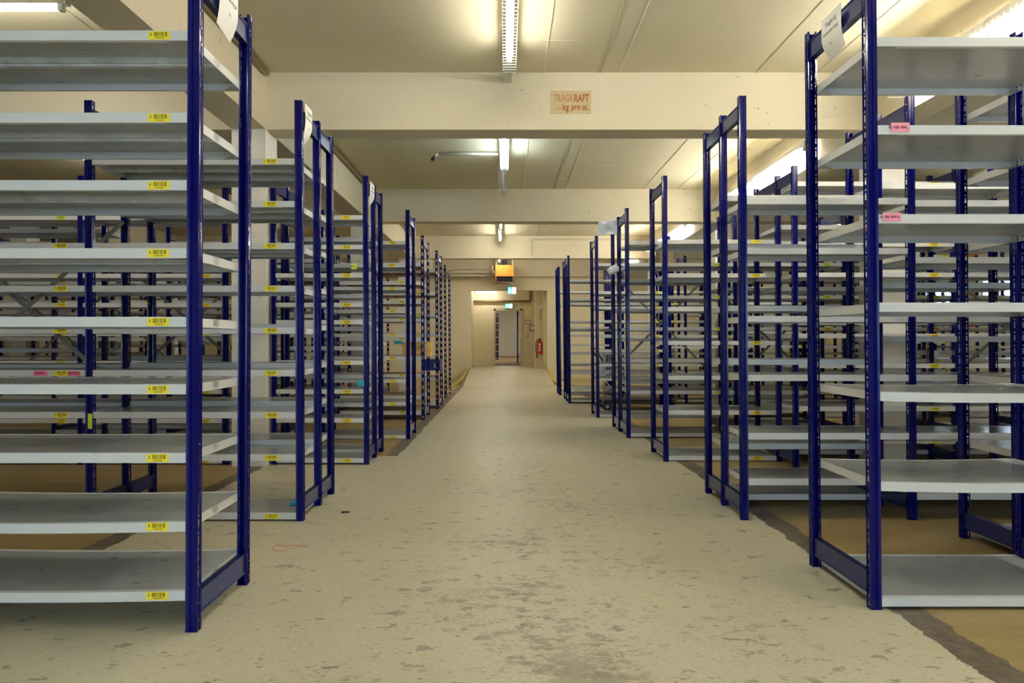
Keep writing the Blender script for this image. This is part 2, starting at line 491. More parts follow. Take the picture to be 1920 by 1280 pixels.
def lamp(x, y, z, kind, label, rot=0, cage=True, group=None):
    e = empty('fluorescent_lamp', (x, y, z), label, 'lamp', group, rot)
    put(BODY, 'housing', e); put(TUBES[kind], 'tube', e)
    if cage: put(CAGE, 'wire_cage', e)
    b = MB()
    top = (VZ if y > 19.4 else CEIL) - z
    for yy in (.25, LL - .3):
        if abs(z - 3.07) < .01: b.box(-.02, .115, yy, yy + .03, -.005, .02, 'lamp_steel')
        else: b.box(-.012, .012, yy, yy + .03, .03, top + .002, 'lamp_steel')
    b.obj('hanger', e)
    return e
ZL = 3.28
lamp(.03, 3.90, ZL, 'tube_warm', 'caged fluorescent lamp over the aisle, lit, in front of the first beam')
lamp(.05, 2.38, ZL, 'tube_warm', 'caged lit fluorescent lamp over the aisle, one before the first-beam lamp')
b = MB(); b.box(-.02, .05, 5.40, 5.85, 3.28, 3.33, 'lamp_steel'); tag(b.obj('cable_trunking'), 'short beige cable trunking from the caged lamp to the first beam', 'trunking')
lamp(.07, -.5, ZL, 'tube_cool', 'cool fluorescent lamp over the aisle behind the viewer')
lamp(.07, -2.1, ZL, 'tube_cool', 'second cool fluorescent lamp behind the viewer')
lamp(-.015, 7.02, ZL, 'tube_cool', 'cool white caged fluorescent lamp, lit, just past the first beam')
lamp(-.04, 8.56, ZL, 'tube_off', 'dark unlit caged fluorescent lamp over the aisle')
lamp(-.09, 11.7, ZL, 'tube_warm', 'lit fluorescent lamp over the aisle behind the second beam, near end', cage=False)
e = lamp(-.115, 13.3, ZL, 'tube_warm', 'bright fluorescent lamp in front of the last cross beam', cage=False)
e = lamp(-.17, 17.25, ZL, 'tube_warm', 'small lit fluorescent lamp in front of the orange heater', cage=False)
for i_, (x, y) in enumerate([(3.06, .85), (3.06, 2.35), (3.06, 3.87), (3.06, 6.94), (3.06, 8.46), (3.06, 11.6), (3.06, 13.2), (3.06, 16.4)]):
    lamp(x, y, 3.07, 'tube_bright', ['caged fluorescent lamp on the lengthwise beam behind the viewer side', 'caged lit lamp on the lengthwise beam above the first rack', 'caged lit lamp on the lengthwise beam ending before the first cross beam',
        'lit lamp on the lengthwise beam right after the first cross beam', 'caged lit lamp whose cage end shows beside the double rack', 'lit beam lamp just after the second cross beam', 'lit beam lamp before the last cross beam', 'lit beam lamp nearest the end wall'][i_])
for i_, (x, y) in enumerate([(6.3, 2.6), (6.3, 7.7), (6.3, 12.2), (6.3, 16.4)]):
    lamp(x, y, ZL, 'tube_warm', 'lit fluorescent lamp over the racks towards the window wall, bay %s' % ('one', 'two', 'three', 'four')[i_])
lamp(-2.85, 4.45, ZL, 'tube_warm', 'lit fluorescent lamp set crosswise above the slotted rack with nine trays', rot=PI / 2, cage=False)
for i_, (x, y) in enumerate([(-4.9, 7.6), (-4.9, 12.1), (-4.9, 16.4), (-4.9, .6)]):  # extra lamps added to light this side of the room
    lamp(x, y, ZL, 'tube_warm', 'added fluorescent lamp lighting the racks beyond the long pale beam, bay %s' % ('two', 'three', 'four', 'behind the viewer')[i_])
e = lamp(.0, 21.3, 2.64, 'tube_warm', 'lit fluorescent lamp across the top of the passage', rot=PI / 2, cage=False)
e.location.x = -.26; e.scale = (1, .5, 1)
lamp(.0, 25.5, 2.9, 'tube_warm', 'added fluorescent lamp lighting the room behind the door', cage=False)  # unseen lamps from here on, added to brighten the room behind the door
lamp(.0, 31.5, 2.9, 'tube_bright', 'far added fluorescent lamp lighting the room behind the door', cage=False)
lamp(1.5, 28.5, 2.9, 'tube_bright', 'side added fluorescent lamp brightening the room behind the door', cage=False)
lamp(-1.6, 27.0, 2.9, 'tube_bright', 'added fluorescent lamp brightening the room above the dark bookcase behind the door', cage=False)

# ------------------------------------------------------------------ rack pieces
def post_mesh(H, big):
    b = MB(); W = .020; D = .032
    def q(pts): b.quad(pts, 'blue_paint')
    if not big:
        xs = [(-W, 0), (-.006, 0), (-.004, .0035), (.004, .0035), (.006, 0), (W, 0)]
        for (xa, ya), (xb, yb) in zip(xs, xs[1:]):
            q([(xa, ya, 0), (xb, yb, 0), (xb, yb, H), (xa, ya, H)])
    else:
        P = .10; z = 0
        while z < H - .001:
            z1 = min(z + P, H)
            for a_, c_ in ((-W, -.008), (.008, W)):
                q([(a_, 0, z), (c_, 0, z), (c_, 0, z1), (a_, 0, z1)])
            q([(-.008, 0, z), (.008, 0, z), (.008, 0, z + .022), (-.008, 0, z + .022)])
            if z + .07 < z1: q([(-.008, 0, z + .07), (.008, 0, z + .07), (.008, 0, z1), (-.008, 0, z1)])
            z = z1
    P = .0625; z = 0
    while z < H - .001:
        z1 = min(z + P, H)
        for s_ in (-W, W):
            q([(s_, 0, z), (s_, .010, z), (s_, .010, z1), (s_, 0, z1)])
            q([(s_, .021, z), (s_, D, z), (s_, D, z1), (s_, .021, z1)])
            cuts = [(z, z + .008), (z + .036, z + .045), (z + .053, z1)] if z1 - z > .06 else [(z, z1)]
            for a_, c_ in cuts:
                q([(s_, .010, a_), (s_, .021, a_), (s_, .021, c_), (s_, .010, c_)])
        z = z1
    # small inward returns
    for s_ in (-1, 1):
        q([(s_ * W, D, 0), (s_ * (W - .007), D, 0), (s_ * (W - .007), D, H), (s_ * W, D, H)])
    bmesh.ops.remove_doubles(b.bm, verts=b.bm.verts, dist=1e-5)
    bmesh.ops.recalc_face_normals(b.bm, faces=b.bm.faces)
    bmesh.ops.solidify(b.bm, geom=b.bm.faces[:] + b.bm.edges[:] + b.bm.verts[:], thickness=.0018)
    # floor shoe
    b.box(-W - .002, W + .002, -.003, D + .002, 0, .006, 'blue_paint')
    me = b.mesh('post')
    return me
POST = {}
def post(H, big):
    if (H, big) not in POST: POST[(H, big)] = post_mesh(H, big)
    return POST[(H, big)]

SHELF = {}
def shelf_mesh(L, D, rib, sag, wood, detail):
    key = (round(L, 3), round(D, 3), rib, sag, wood, detail)
    if key in SHELF: return SHELF[key]
    b = MB(); h = .036; N = 8 if sag else 2
    def zz(x): return -sag * (1 - (2 * x / L - 1) ** 2)
    xs = [L * t / N for t in range(N + 1)]
    def slab(y0, y1, z0, z1, m, m2=None):
        i, j = b.slot(m), b.slot(m2 or m)
        rows = [[b.bm.verts.new((x, y, z + zz(x))) for y, z in ((y0, z0), (y1, z0), (y1, z1), (y0, z1))] for x in xs]
        for A, B in zip(rows, rows[1:]):
            for t in range(4):
                f = b.bm.faces.new((A[t], A[(t + 1) % 4], B[(t + 1) % 4], B[t])); f.material_index = j if t in (0,) else i
        b.bm.faces.new(rows[0]).material_index = i; b.bm.faces.new(rows[-1][::-1]).material_index = i
    if wood:
        slab(0, .004, -.05, 0, 'lip_paint'); slab(D - .004, D, -.05, 0, 'lip_paint')
        slab(.004, D - .004, -.022, -.002, 'board', 'board_edge')
        for x in (0, L - .004): b.box(x, x + .004, 0, D, -.05, -.001, 'lip_paint')
        for x in (L * .33, L * .66): b.box(x, x + .03, .004, D - .004, -.045, -.022, 'brace_steel')
    else:
        slab(.002, D - .002, -.002, 0, 'shelf_deck')
        slab(0, .002, -h, 0, 'lip_paint'); slab(D - .002, D, -h, 0, 'lip_paint')
        slab(.002, .020, -h, -h + .002, 'lip_paint'); slab(D - .020, D - .002, -h, -h + .002, 'lip_paint')
        # bands of light along the tray edges, put into colour as pale strips
        slab(.0, .022, 0, .0006, 'lip_paint'); slab(D - .022, D, 0, .0006, 'lip_paint')
        for x in (0, L - .002): b.box(x, x + .002, .0, D, -h, -.0005, 'lip_paint')
        if rib:
            slab(D / 2 - .03, D / 2 + .03, -.024, -.002, 'shelf_paint')
            slab(D / 2 - .012, D / 2 + .012, -.032, -.024, 'shelf_paint')
        if detail:
            for x in (.0021, L - .0021):
                for y, z in ((.045, -.012), (.075, -.012), (.045, -.027), (D - .045, -.012), (D - .075, -.012), (D - .045, -.027)):
                    b.box(x - .0004, x + .0004, y - .0045, y + .0045, z - .0045, z + .0045, 'black')
            for x, sx in ((.002, 1), (L - .002, -1)):
                for y, sy in ((.003, 1), (D - .003, -1)):
                    f = b.quad([(x, y, -h - .001), (x + sx * .085, y, -h - .001), (x + sx * .02, y + sy * .06, -h - .001), (x, y + sy * .06, -h - .001)], 'shelf_deck')
            for x in (.035, .06, L - .035, L - .06):
                for y, d in ((-.0015, .0015), (D, .0015)):
                    b.box(x - .006, x + .006, y, y + d, -.022, -.014, 'lip_paint')
    SHELF[key] = b.mesh('shelf')
    return SHELF[key]

def bar_label(m):
    b = MB()
    b.box(0, .08, -.0012, 0, -.03, 0, m)
    rr = random.Random(5); x = .022
    while x < .07:
        wd = rr.choice((.0008, .0014, .0022)); b.box(x, x + wd, -.0018, -.0012, -.019, -.003, 'ink'); x += wd + rr.choice((.0012, .002, .0028))
    b.box(.007, .012, -.0018, -.0012, -.016, -.012, 'ink'); b.box(.009, .011, -.0018, -.0012, -.011, -.005, 'ink')
    for q in range(6): b.box(.028 + q * .0055, .0315 + q * .0055, -.0018, -.0012, -.0255, -.0225, 'ink')
    return b.mesh('barcode_label')
LAB = {c: bar_label(c) for c in ('yellow', 'lime')}
b = MB(); b.box(0, .074, -.0012, 0, -.034, 0, 'pink'); PINK_BLANK = b.mesh('paper_label')

PLATE = {}
def plate_mesh(D, h):
    key = (round(D, 3), h)
    if key not in PLATE:
        b = MB(); b.box(-.012, .012, 0, D, 0, h, 'blue_plate'); b.box(-.016, .016, 0, D, h - .006, h, 'blue_plate'); b.box(-.016, .016, 0, D, 0, .006, 'blue_plate')
        PLATE[key] = b.mesh('cross_plate')
    return PLATE[key]

def rack(frames, ys, sections, H, lean=0.0, big=False, label='', group=None, brace=(), rib=False, sagz=(), wood=False, name='shelving_rack', cols=('yellow',), side=1, plates=True, skip=()):
    """frames: X of each frame; ys: Y of the front faces of the posts in a frame; sections: {(i, j): {bay: levels}}"""
    e = empty(name, (frames[0], ys[0], 0), label, 'shelving rack', group)
    ox, oy = frames[0], ys[0]
    D = .032
    for fi, fx in enumerate(frames):
        for yi, y in enumerate(ys):
            if (fi, yi) in skip: continue
            last = yi == len(ys) - 1
            if last:
                o = put(post(H, big), 'post', e, (fx - ox, y + D - oy, 0), (0, 0, PI))
                o.rotation_euler = (0, -lean, PI)
            else:
                o = put(post(H, big), 'post', e, (fx - ox, y - oy, 0), (0, lean, 0))
        if plates:
            for yi, (a, c) in enumerate(zip(ys, ys[1:])):
                if (fi, yi) in skip: continue
                d = c - a - D
                for z in (.055, H - .13):
                    put(plate_mesh(d, .085), 'cross_plate', e, (fx - ox + lean * z, a + D - oy, z))
    for (i, j), bays in sections.items():
        ya = ys[i] if i == 0 else ys[i] + .02
        yb = ys[j] + (D if j == len(ys) - 1 else .016)
        for bay, levels in bays.items():
            xa, xb = sorted((frames[bay], frames[bay + 1]))
            L = xb - xa - .043; dep = yb - ya
            for z in levels:
                sag = .008 if any(abs(z - s) < .01 for s in sagz) else 0
                det = ya < 7
                me = shelf_mesh(L, dep, rib, sag, wood, det)
                o = put(me, 'shelf', e, (xa + .0215 - ox + lean * z, ya - oy, z))
                if (i == 0 or (bay, 0) in skip) and ya < 13 and cols:
                    cc = cols[int(z * 100) % len(cols)]
                    if cc:
                        off = L - .185 if side < 0 else L - .21
                        if side < 0 and ya < 3: off = L - .145
                        if side < 0 and wood: off = L - .3
                        put(LAB[cc], 'barcode_label', o, (off, -.0003, -.003))
    for bi, yi, z0, z1 in brace:
        xa, xb = sorted((frames[bi], frames[bi + 1])); y = yi - oy
        for a, c in ((z0, z1), (z1, z0)):
            bb = MB(); off = 0 if a < c else .004
            bb.strap((xa - ox, y + off, a), (xb - ox, y + off, c), .028, .003, 'brace_steel'); bb.obj('cross_brace', e)
    return e

GL = [.047, .395, .647, .896, 1.149, 1.398, 1.651, 1.90, 2.153]
HL, HR = 2.50, 2.535
# left side of the aisle
L1 = rack([-1.155, -2.40], [2.509, 2.99], {(0, 1): {0: [.152, .406, .658, .91, 1.158, 1.41, 1.66, 1.908, 2.21]}}, HL, lean=.004, side=-1, rib=True, sagz=(.152, .406),
     label='nearest blue slotted rack with nine grey trays and yellow barcode labels, beside the camera')
rack([-1.222, -2.470, -3.72], [4.053, 4.434, 4.76], {(0, 1): {0: GL, 1: [z + .0 for z in GL if z < 1.7] + [1.93]}, (1, 2): {0: [z + .03 for z in GL[1:]], 1: [z + .02 for z in GL[1:7]]}}, HL, lean=-.004, side=-1, rib=True,
     brace=[(1, 4.41, .73, 1.84)], label='double blue rack on the yellow-labelled side, second from the camera, with paper sheet on top')
rack([-1.205, -2.005], [5.905, 6.256, 6.59], {(0, 1): {0: [.053, .40, .65, .90, 1.25, 1.40, 1.654, 1.90, 2.156]}, (1, 2): {0: [.07, .5, .76, 1.02, 1.2, 1.5, 1.78, 2.02]}}, HL, lean=-.004, side=-1,
     label='short double blue rack between the aisle and the pale concrete column')
rack([-2.43, -3.68, -4.93], [5.905, 6.256, 6.59], {(0, 1): {0: GL, 1: GL}, (1, 2): {0: [.3, .62, .93, 1.2, 1.6, 1.95], 1: [.4, .7, 1.0, 1.3, 1.7, 2.1]}}, HL, side=-1, rib=True,
     brace=[(0, 6.62, .7, 1.8), (1, 6.62, .6, 1.7)], cols=('yellow', 'yellow', 'lime'), label='blue rack on the far side of the pale concrete column, away from the aisle')
rack([-1.065, -2.0], [7.446, 7.93], {(0, 1): {0: [.04, .40, .65, .90, 1.15, 1.41, 1.66, 1.91, 2.16]}}, HL, lean=-.003, side=-1,
     label='single blue rack with yellow labels, just behind the column-side rack')
rack([-2.43, -3.68, -4.93, -6.18], [7.446, 7.93], {(0, 1): {0: GL, 1: [.1, .5, .9, 1.3, 1.7, 2.0], 2: GL}}, HL, side=-1, rib=True, brace=[(1, 7.97, .6, 1.8)],
     label='grey-tray rack in the fourth row, away from the aisle behind the column', cols=('yellow', None))
WL = [.12, .33, .62, .86, 1.12, 1.38, 1.62, 1.88, 2.13]
rack([-1.12, -2.27, -3.42, -4.57, -5.72, -6.87], [9.257, 9.92], {(0, 1): {0: WL, 1: [z + .05 for z in WL], 2: WL[::2], 3: WL, 4: WL}}, HL, lean=-.004, side=-1, big=True, wood=True, cols=('yellow', None),
     label='long-slotted blue rack with wooden boards, holding orange cartons')
rack([-1.08, -2.23, -3.38, -4.53, -5.68, -6.83, -7.98], [10.79, 11.5], {(0, 1): {i: [z + .04 * (i % 3) for z in (.1, .5, .84, 1.2, 1.5, 1.84, 2.2)] for i in range(6)}}, HL, lean=-.006, side=-1, big=True, wood=True, cols=('yellow', None),
     label='long-slotted blue rack with wooden boards, next after the one with orange cartons')
rack([-1.13, -2.38, -3.63, -4.88, -6.13, -7.38, -8.63], [12.84, 13.85], {(0, 1): {i: [z + .05 * (i % 2) for z in (.1, .55, 1.0, 1.4, 1.84)] for i in range(6) if i > 0}}, HL, lean=-.006, side=-1, big=True, wood=True, cols=None,
     label='last long-slotted blue rack before the end wall, mostly bare frames')
rack([-4.0, -5.25, -6.5, -7.75, -9.0], [16.2, 16.8], {(0, 1): {i: [.1, .6, 1.1, 1.6, 2.1] for i in range(4)}}, HL, label='blue rack by the end wall far from the aisle', cols=None)

# right side of the aisle
R1L = [.049, .509, .8675, 1.222, 1.574, 1.928, 2.279]
R1 = rack([1.476, 2.455], [2.718, 3.235], {(0, 1): {0: R1L}}, HR, lean=-.009, sagz=(.509, .8675), label='nearest blue rack with seven unlabelled grey trays and two pink notes', cols=None)
rack([2.50, 3.50], [3.31, 3.70], {(0, 1): {0: [z + .02 for z in R1L]}}, HR, lean=-.009, label='blue rack set back to back behind the seven-tray rack', cols=None)
R2 = [.245, .518, .867, 1.219, 1.625, 1.923]
rack([1.430, 2.435, 3.44], [4.077, 4.434, 4.79], {(0, 1): {0: R2, 1: [.16, .518, .867, 1.219, 1.57, 1.91]}, (1, 2): {0: [.07, .40, .95, 1.30, 1.70, 2.02], 1: [.07, .45, .80, 1.10, 1.45, 1.8, 2.1]}}, HR, lean=-.006,
     label='double blue rack without labels, second from the camera, beside the grey column', cols=None)
rack([1.425, 2.43, 3.78, 5.09], [5.70, 6.05, 6.56], {(0, 1): {1: [.25, .52, .88, 1.13, 1.64, 1.894, 2.40], 2: [.25, .52, .88, 1.13, 1.40, 1.64, 1.894, 2.38]},
     (1, 2): {0: [.045, .45, .76, 1.07, 1.37, 1.67, 1.97], 1: [.1, .5, .77, 1.25, 1.55, 2.1], 2: [.1, .6, .98, 1.25, 1.7, 2.1]}}, HR, lean=-.006, skip={(0, 0)}, brace=[(2, 6.02, .62, 1.78)],
     label='stepped blue rack with steel cross bracing, from the aisle to behind the grey column')
R4 = [.05, .52, .87, 1.22, 1.57, 1.93, 2.17]
rack([1.36, 2.55, 3.75, 4.95, 6.15], [7.527, 8.06, 8.53], {(0, 1): {i: R4 for i in range(4)}, (1, 2): {0: [.2, .6, 1.1, 1.45, 1.8], 1: [.1, .4, .75, 1.1, 1.7, 2.0], 2: R4[1:], 3: R4[:4]}}, HR, lean=-.009,
     brace=[(1, 8.05, .5, 1.6), (0, 8.58, .7, 1.9)], cols=('lime', 'lime', 'yellow'), label='double blue rack with lime labels and a white plastic sheet on top')
R5 = [.046, .55, .75, .95, 1.15, 1.36, 1.55, 1.76, 2.15]
rack([1.29, 2.30, 3.31, 4.32, 5.33, 6.34, 7.35], [9.51, 10.05], {(0, 1): {i: ([z + .03 * i for z in R5] if i % 2 == 0 else R5[::2] + [1.0]) for i in range(6)}}, HR, lean=-.010, cols=('yellow',), label='single blue rack with closely spaced yellow-labelled trays, in front of the wire trolley')
R6 = [.06, .28, .56, .87, 1.18, 1.42, 1.72, 2.12]
rack([1.10, 2.10, 3.10, 4.10, 5.10, 6.10, 7.10, 8.10], [11.7, 12.15, 12.6], {(0, 1): {i: R6 for i in range(7)}, (1, 2): {i: [z + .1 for z in R6[::2]] for i in range(7)}}, HR, lean=-.010, cols=('yellow', 'lime'), label='double blue rack after the wire trolley, near the ramp')
rack([1.08, 2.08, 3.08, 4.08, 5.08, 6.08, 7.08, 8.08], [13.45, 13.75, 14.05], {(0, 1): {i: [.1, .45, 1.0, 1.35, 1.8, 2.05] for i in range(7)}}, HR, lean=-.014, cols=None, label='last blue rack before the ramp and the passage')
rack([3.6, 4.8, 6.0, 7.2, 8.4], [16.2, 16.8], {(0, 1): {i: [.1, .5, .9, 1.3, 1.7, 2.1] for i in range(4)}}, HR, label='blue rack at the end wall towards the windows', cols=None)

# ------------------------------------------------------------------ notes, sheets and small things on the racks
def note(x, y, z, wd, hh, m, txt, label, name='paper_note', pen='pen', tsize=None):
    b = MB(); b.box(-wd / 2, wd / 2, -.001, 0, -hh, 0, m)
    o = b.obj(name, None, (x, y - .002, z)); tag(o, label, 'note')
    if txt:
        me = text_mesh(txt, tsize or hh * .42, pen, 1.0, 1.0, .0003, 'CENTER')
        put(me, 'writing', o, (-wd * .08, -.0016, -hh * .62), (PI / 2, 0, 0))
    return o
note(1.570, 2.718, 1.938, .074, .038, 'pink', 'O 186 494...', 'pink note with handwritten number on the upper bare tray edge')
note(1.537, 2.718, 1.580, .074, .034, 'pink', 'O 186 494 0...', 'pink note with handwritten number on the tray edge below the other')
note(-2.76, 4.053, .892, .08, .028, 'hot_pink', 'GLASH', 'bright pink note with dark handwriting, farther from the yellow label', tsize=.016)
note(-2.56, 4.053, .892, .072, .028, 'hot_pink', 'KARTONS', 'bright pink note with dark handwriting, touching the yellow label', tsize=.014)
note(-1.31, 5.905, 1.74, .05, .05, 'lime', 'M 07', 'lime sticky note hanging under a tray beside a slotted post')
note(-2.46, 4.043, .64, .026, .09, 'lime', '', 'narrow lime tag hanging on the post of the double rack')
note(-1.17, 7.446, 1.07, .09, .035, 'teal', '', 'teal label strip at the end of a tray beside a blue post')
note(-1.25, 5.895, .73, .055, .05, 'cyan', '', 'cyan label hanging at a tray end by the column-side rack')
def sheet(x, y0, y1, z0, z1, curl, label, side, txt=True):
    b = MB(); i = b.slot('paper'); N = 8; M = 4
    grid = []
    for a in range(N + 1):
        row = []
        for c in range(M + 1):
            t = a / N; z = z1 + (z0 - z1) * t
            xo = curl * max(0, t - .45) ** 2 * 2.2 * side * (.4 + .6 * c / M)
            row.append(b.bm.verts.new((xo, y0 + (y1 - y0) * c / M, z)))
        grid.append(row)
    for a in range(N):
        for c in range(M):
            f = b.bm.faces.new((grid[a][c], grid[a][c + 1], grid[a + 1][c + 1], grid[a + 1][c])); f.material_index = i; f.smooth = True
    o = b.obj('paper_sheet', None, (x, 0, 0)); tag(o, label, 'paper sheet')
    if txt:
        for s_, zt, sz in (('Tragkraft', z1 - .05, .028), ('Fachboden-Regal', z1 - .085, .021), ('kg', z1 - .14, .016)):
            me = text_mesh(s_, sz, 'print_grey', .95, 1, 0, 'CENTER')
            yc = (y0 + y1) / 2
            put(me, 'writing', o, (-side * .003, yc, zt), (PI / 2, 0, PI / 2 if side < 0 else -PI / 2))
    return o
sheet(1.425, 2.90, 3.08, 2.33, 2.51, .07, 'translucent white load sheet taped to the top plate of the seven-tray rack', 1)
sheet(-1.113, 2.66, 2.84, 2.31, 2.52, .05, 'white load sheet hanging over the top plate of the nearest nine-tray rack', -1)
sheet(-1.205, 4.11, 4.25, 2.27, 2.50, .1, 'white load sheet hanging on top of the double rack with yellow labels', -1)
sheet(-1.185, 5.97, 6.17, 2.27, 2.47, .1, 'white load sheet hanging on the column-side rack', -1)
b = MB(); i = b.slot('white_plastic')
rows = [[b.bm.verts.new((1.09 + .22 * u / 8, 8.03 + .02 * math.sin(u * 1.1 + v), 2.33 + .16 * v / 4 - .02 * (1 - u / 8))) for u in range(9)] for v in range(5)]
for v in range(4):
    for u in range(8):
        f = b.bm.faces.new((rows[v][u], rows[v][u + 1], rows[v + 1][u + 1], rows[v + 1][u])); f.material_index = i; f.smooth = True
tag(b.obj('plastic_sheet'), 'white plastic sheet sticking out into the aisle from the top of a post', 'plastic sheet')
b = MB(); b.lathe([(.012, -.07), (.04, -.062), (.05, 0), (.045, .05), (.02, .065)], 'white_plastic', 14)
o = b.obj('plastic_bag', None, (1.255, 7.95, 1.90), (0, 1.1, .2)); tag(o, 'small white knotted plastic bag hanging at a post of the lime-labelled rack', 'plastic bag')

# cardboard box on the fourth right row
e = empty('cardboard_box', (1.80, 7.60, 1.932), 'upright brown cardboard box on the upper tray of the lime-labelled rack', 'box')
b = MB(); b.box(-.07, .07, 0, .30, 0, .20, 'cardboard'); b.obj('box_body', e)
b = MB(); b.quad([(-.07, 0, .2), (.07, 0, .2), (.075, -.05, .215), (-.075, -.05, .215)], 'cardboard'); b.quad([(-.07, .3, .2), (.07, .3, .2), (.075, .34, .212), (-.075, .34, .212)], 'cardboard')
bmesh.ops.solidify(b.bm, geom=b.bm.faces[:], thickness=.004); b.obj('flap', e)
# orange and amber cartons on the wooden boards
rs = random.Random(11)
k_ = 0
for r_ in range(4):
    for c_ in range(3):
        x = -1.42 + c_ * .135; z = .863 + r_ * .048
        b = MB(); b.box(0, .125, 0, .20, 0, .046, 'orange_box' if (r_ + c_) % 3 == 0 else 'amber_box'); b.box(.04, .085, -.001, 0, .015, .04, 'cardboard')
        o = b.obj('carton', None, (x, 9.34, z)); tag(o, '%s carton on the slotted rack, %s' % (('orange' if (r_ + c_) % 3 == 0 else 'amber'), ('bottom layer', 'second layer', 'third layer', 'top layer')[r_] + (' away from the aisle', ' in the middle column', ' next to the aisle post')[c_]), 'carton', 'orange cartons on the slotted rack')
b = MB(); b.box(0, .30, 0, .38, 0, .006, 'crate_blue')
for p in ((0, .30, 0, .006), (0, .30, .374, .38)): b.box(p[0], p[1], p[2], p[3], 0, .17, 'crate_blue')
for p in ((0, .006), (.294, .30)): b.box(p[0], p[1], 0, .38, 0, .17, 'crate_blue')
b.box(-.008, .308, -.008, .388, .155, .17, 'crate_blue')
o = b.obj('crate', None, (-1.34, 10.86, .585 + .0)); o.location.z = .601
tag(o, 'dark blue plastic crate with a white mark on the boards of the slotted rack', 'crate')
# raise: sits on level .6 board
me = text_mesh('S', .09, 'lamp_white', 1, 1, .002, 'CENTER'); put(me, 'logo', o, (.22, -.010, .045), (PI / 2, 0, 0))

# blue scrap of film on bottom tray
b = MB(); i = b.slot('cyan'); vv = [b.bm.verts.new(p) for p in ((0, 0, .002), (.07, .01, .006), (.085, .10, .03), (.03, .12, .012), (.0, .06, .02))]; b.bm.faces.new(vv)
bmesh.ops.solidify(b.bm, geom=b.bm.faces[:], thickness=.001)
tag(b.obj('film_scrap', None, (-1.34, 4.22, .05)), 'scrap of bright blue film on the bottom tray of the double rack', 'scrap')
# red rubber band on floor
b = MB()
pts = [(.07 * math.cos(t) * (1 + .2 * math.cos(3 * t)), .045 * math.sin(t) + .02 * math.cos(2 * t), .003) for t in [2 * PI * q / 18 for q in range(19)]]
b.tube(pts, .0022, 'skin_tape', 5)
tag(b.obj('rubber_band', None, (-1.145, 3.54, 0)), 'thin red rubber band lying on the painted floor', 'rubber band')
b = MB(); b.lathe([(.018, 0), (.014, .006), (.004, .009)], 'black', 7); b.box(.012, .036, -.006, .01, 0, .006, 'black')
tag(b.obj('floor_crumb', None, (-1.01, 4.26, 0)), 'small black crumb on the floor beside the double rack', 'crumb')

# ------------------------------------------------------------------ sign on the beam
e = empty('load_sign', (.445, 5.845, 2.99), 'faded painted load sign reading TRAGKRAFT kg pro m² on the first beam', 'sign')
e.location = ((1032 - 948) * 5.85 / F, 5.846, EYE + (639 - 213) * 5.85 / F)
SW, SH = 76 * 5.85 / F, 42.5 * 5.85 / F
b = MB(); b.box(0, SW, -.002, .003, 0, SH, 'sign_board'); b.obj('panel', e)
def fit(txt, x0, x1, z0, h, m, wt=.0):
    me = text_mesh(txt, 1.0, m, 1, 1.08, wt)
    xs = [v.co.x for v in me.vertices]; ys_ = [v.co.y for v in me.vertices]
    sx = (x1 - x0) / (max(xs) - min(xs)); sy = h / (max(ys_) - min(ys_))
    mx, my = min(xs), min(ys_)
    for v in me.vertices: v.co = ((v.co.x - mx) * sx, (v.co.y - my) * sy, v.co.z)
    return put(me, 'writing', e, (x0, -.0035, z0), (PI / 2, 0, 0))
U = SW / 1040.0   # 1040 px of the zoomed crop
fit('TRAGK', 85 * U, 600 * U, 290 * U, 205 * U, 'sign_faded', .03)
fit('RAFT', 610 * U, 985 * U, 290 * U, 205 * U, 'sign_red', .03)
fit('1500', 95 * U, 290 * U, 80 * U, 80 * U, 'sign_grey')
fit('kg', 315 * U, 475 * U, 20 * U, 230 * U, 'sign_red', .03)
fit('pro', 540 * U, 765 * U, 40 * U, 165 * U, 'sign_red', .03)
fit('m.', 820 * U, 985 * U, 75 * U, 120 * U, 'sign_red', .03)
fit('2', 945 * U, 975 * U, 205 * U, 50 * U, 'sign_red')

# ------------------------------------------------------------------ heater
e = empty('unit_heater', (-.03, 18.7, 2.71), 'orange box heater hanging from the ceiling above the passage', 'heater')
b = MB(); b.box(-.25, .25, 0, .40, .13, .44, 'orange'); b.box(-.26, .26, -.005, .41, .125, .14, 'rust'); b.obj('casing', e)
b = MB(); b.box(-.25, -.22, 0, .38, -.04, .125, 'rust'); b.box(.22, .25, 0, .38, -.04, .125, 'rust'); b.box(-.25, .25, .36, .38, -.04, .125, 'black'); b.box(-.25, .25, 0, .02, -.04, -.02, 'rust'); b.box(-.22, .22, .02, .36, -.035, -.03, 'black'); b.obj('outlet_frame', e)
for q in range(4):
    b = MB(); b.box(-.22, .22, .02, .035, -.01 + q * .032, -.002 + q * .032, 'dark_grey'); b.obj('louvre', e)
for x in (-.235, .205):
    b = MB(); b.box(x, x + .03, .05, .09, .44, .66, 'pipe'); b.obj('bracket', e)
b = MB(); b.bar((0, .15, .44), (0, .15, .66), .06, 'dark_grey', 12); b.obj('flue', e)
b = MB(); b.tube([(-.25, .1, .25), (-.33, .1, .25), (-.33, .1, .40), (-.40, .2, .40)], .018, 'pipe', 8); b.tube([(-.25, .1, .18), (-.37, .1, .18)], .018, 'rust', 8)
b.lathe([(.02, -.03), (.035, 0), (.02, .03)], 'rust', 8, (-.33, .1, .28)); b.obj('valve', e)

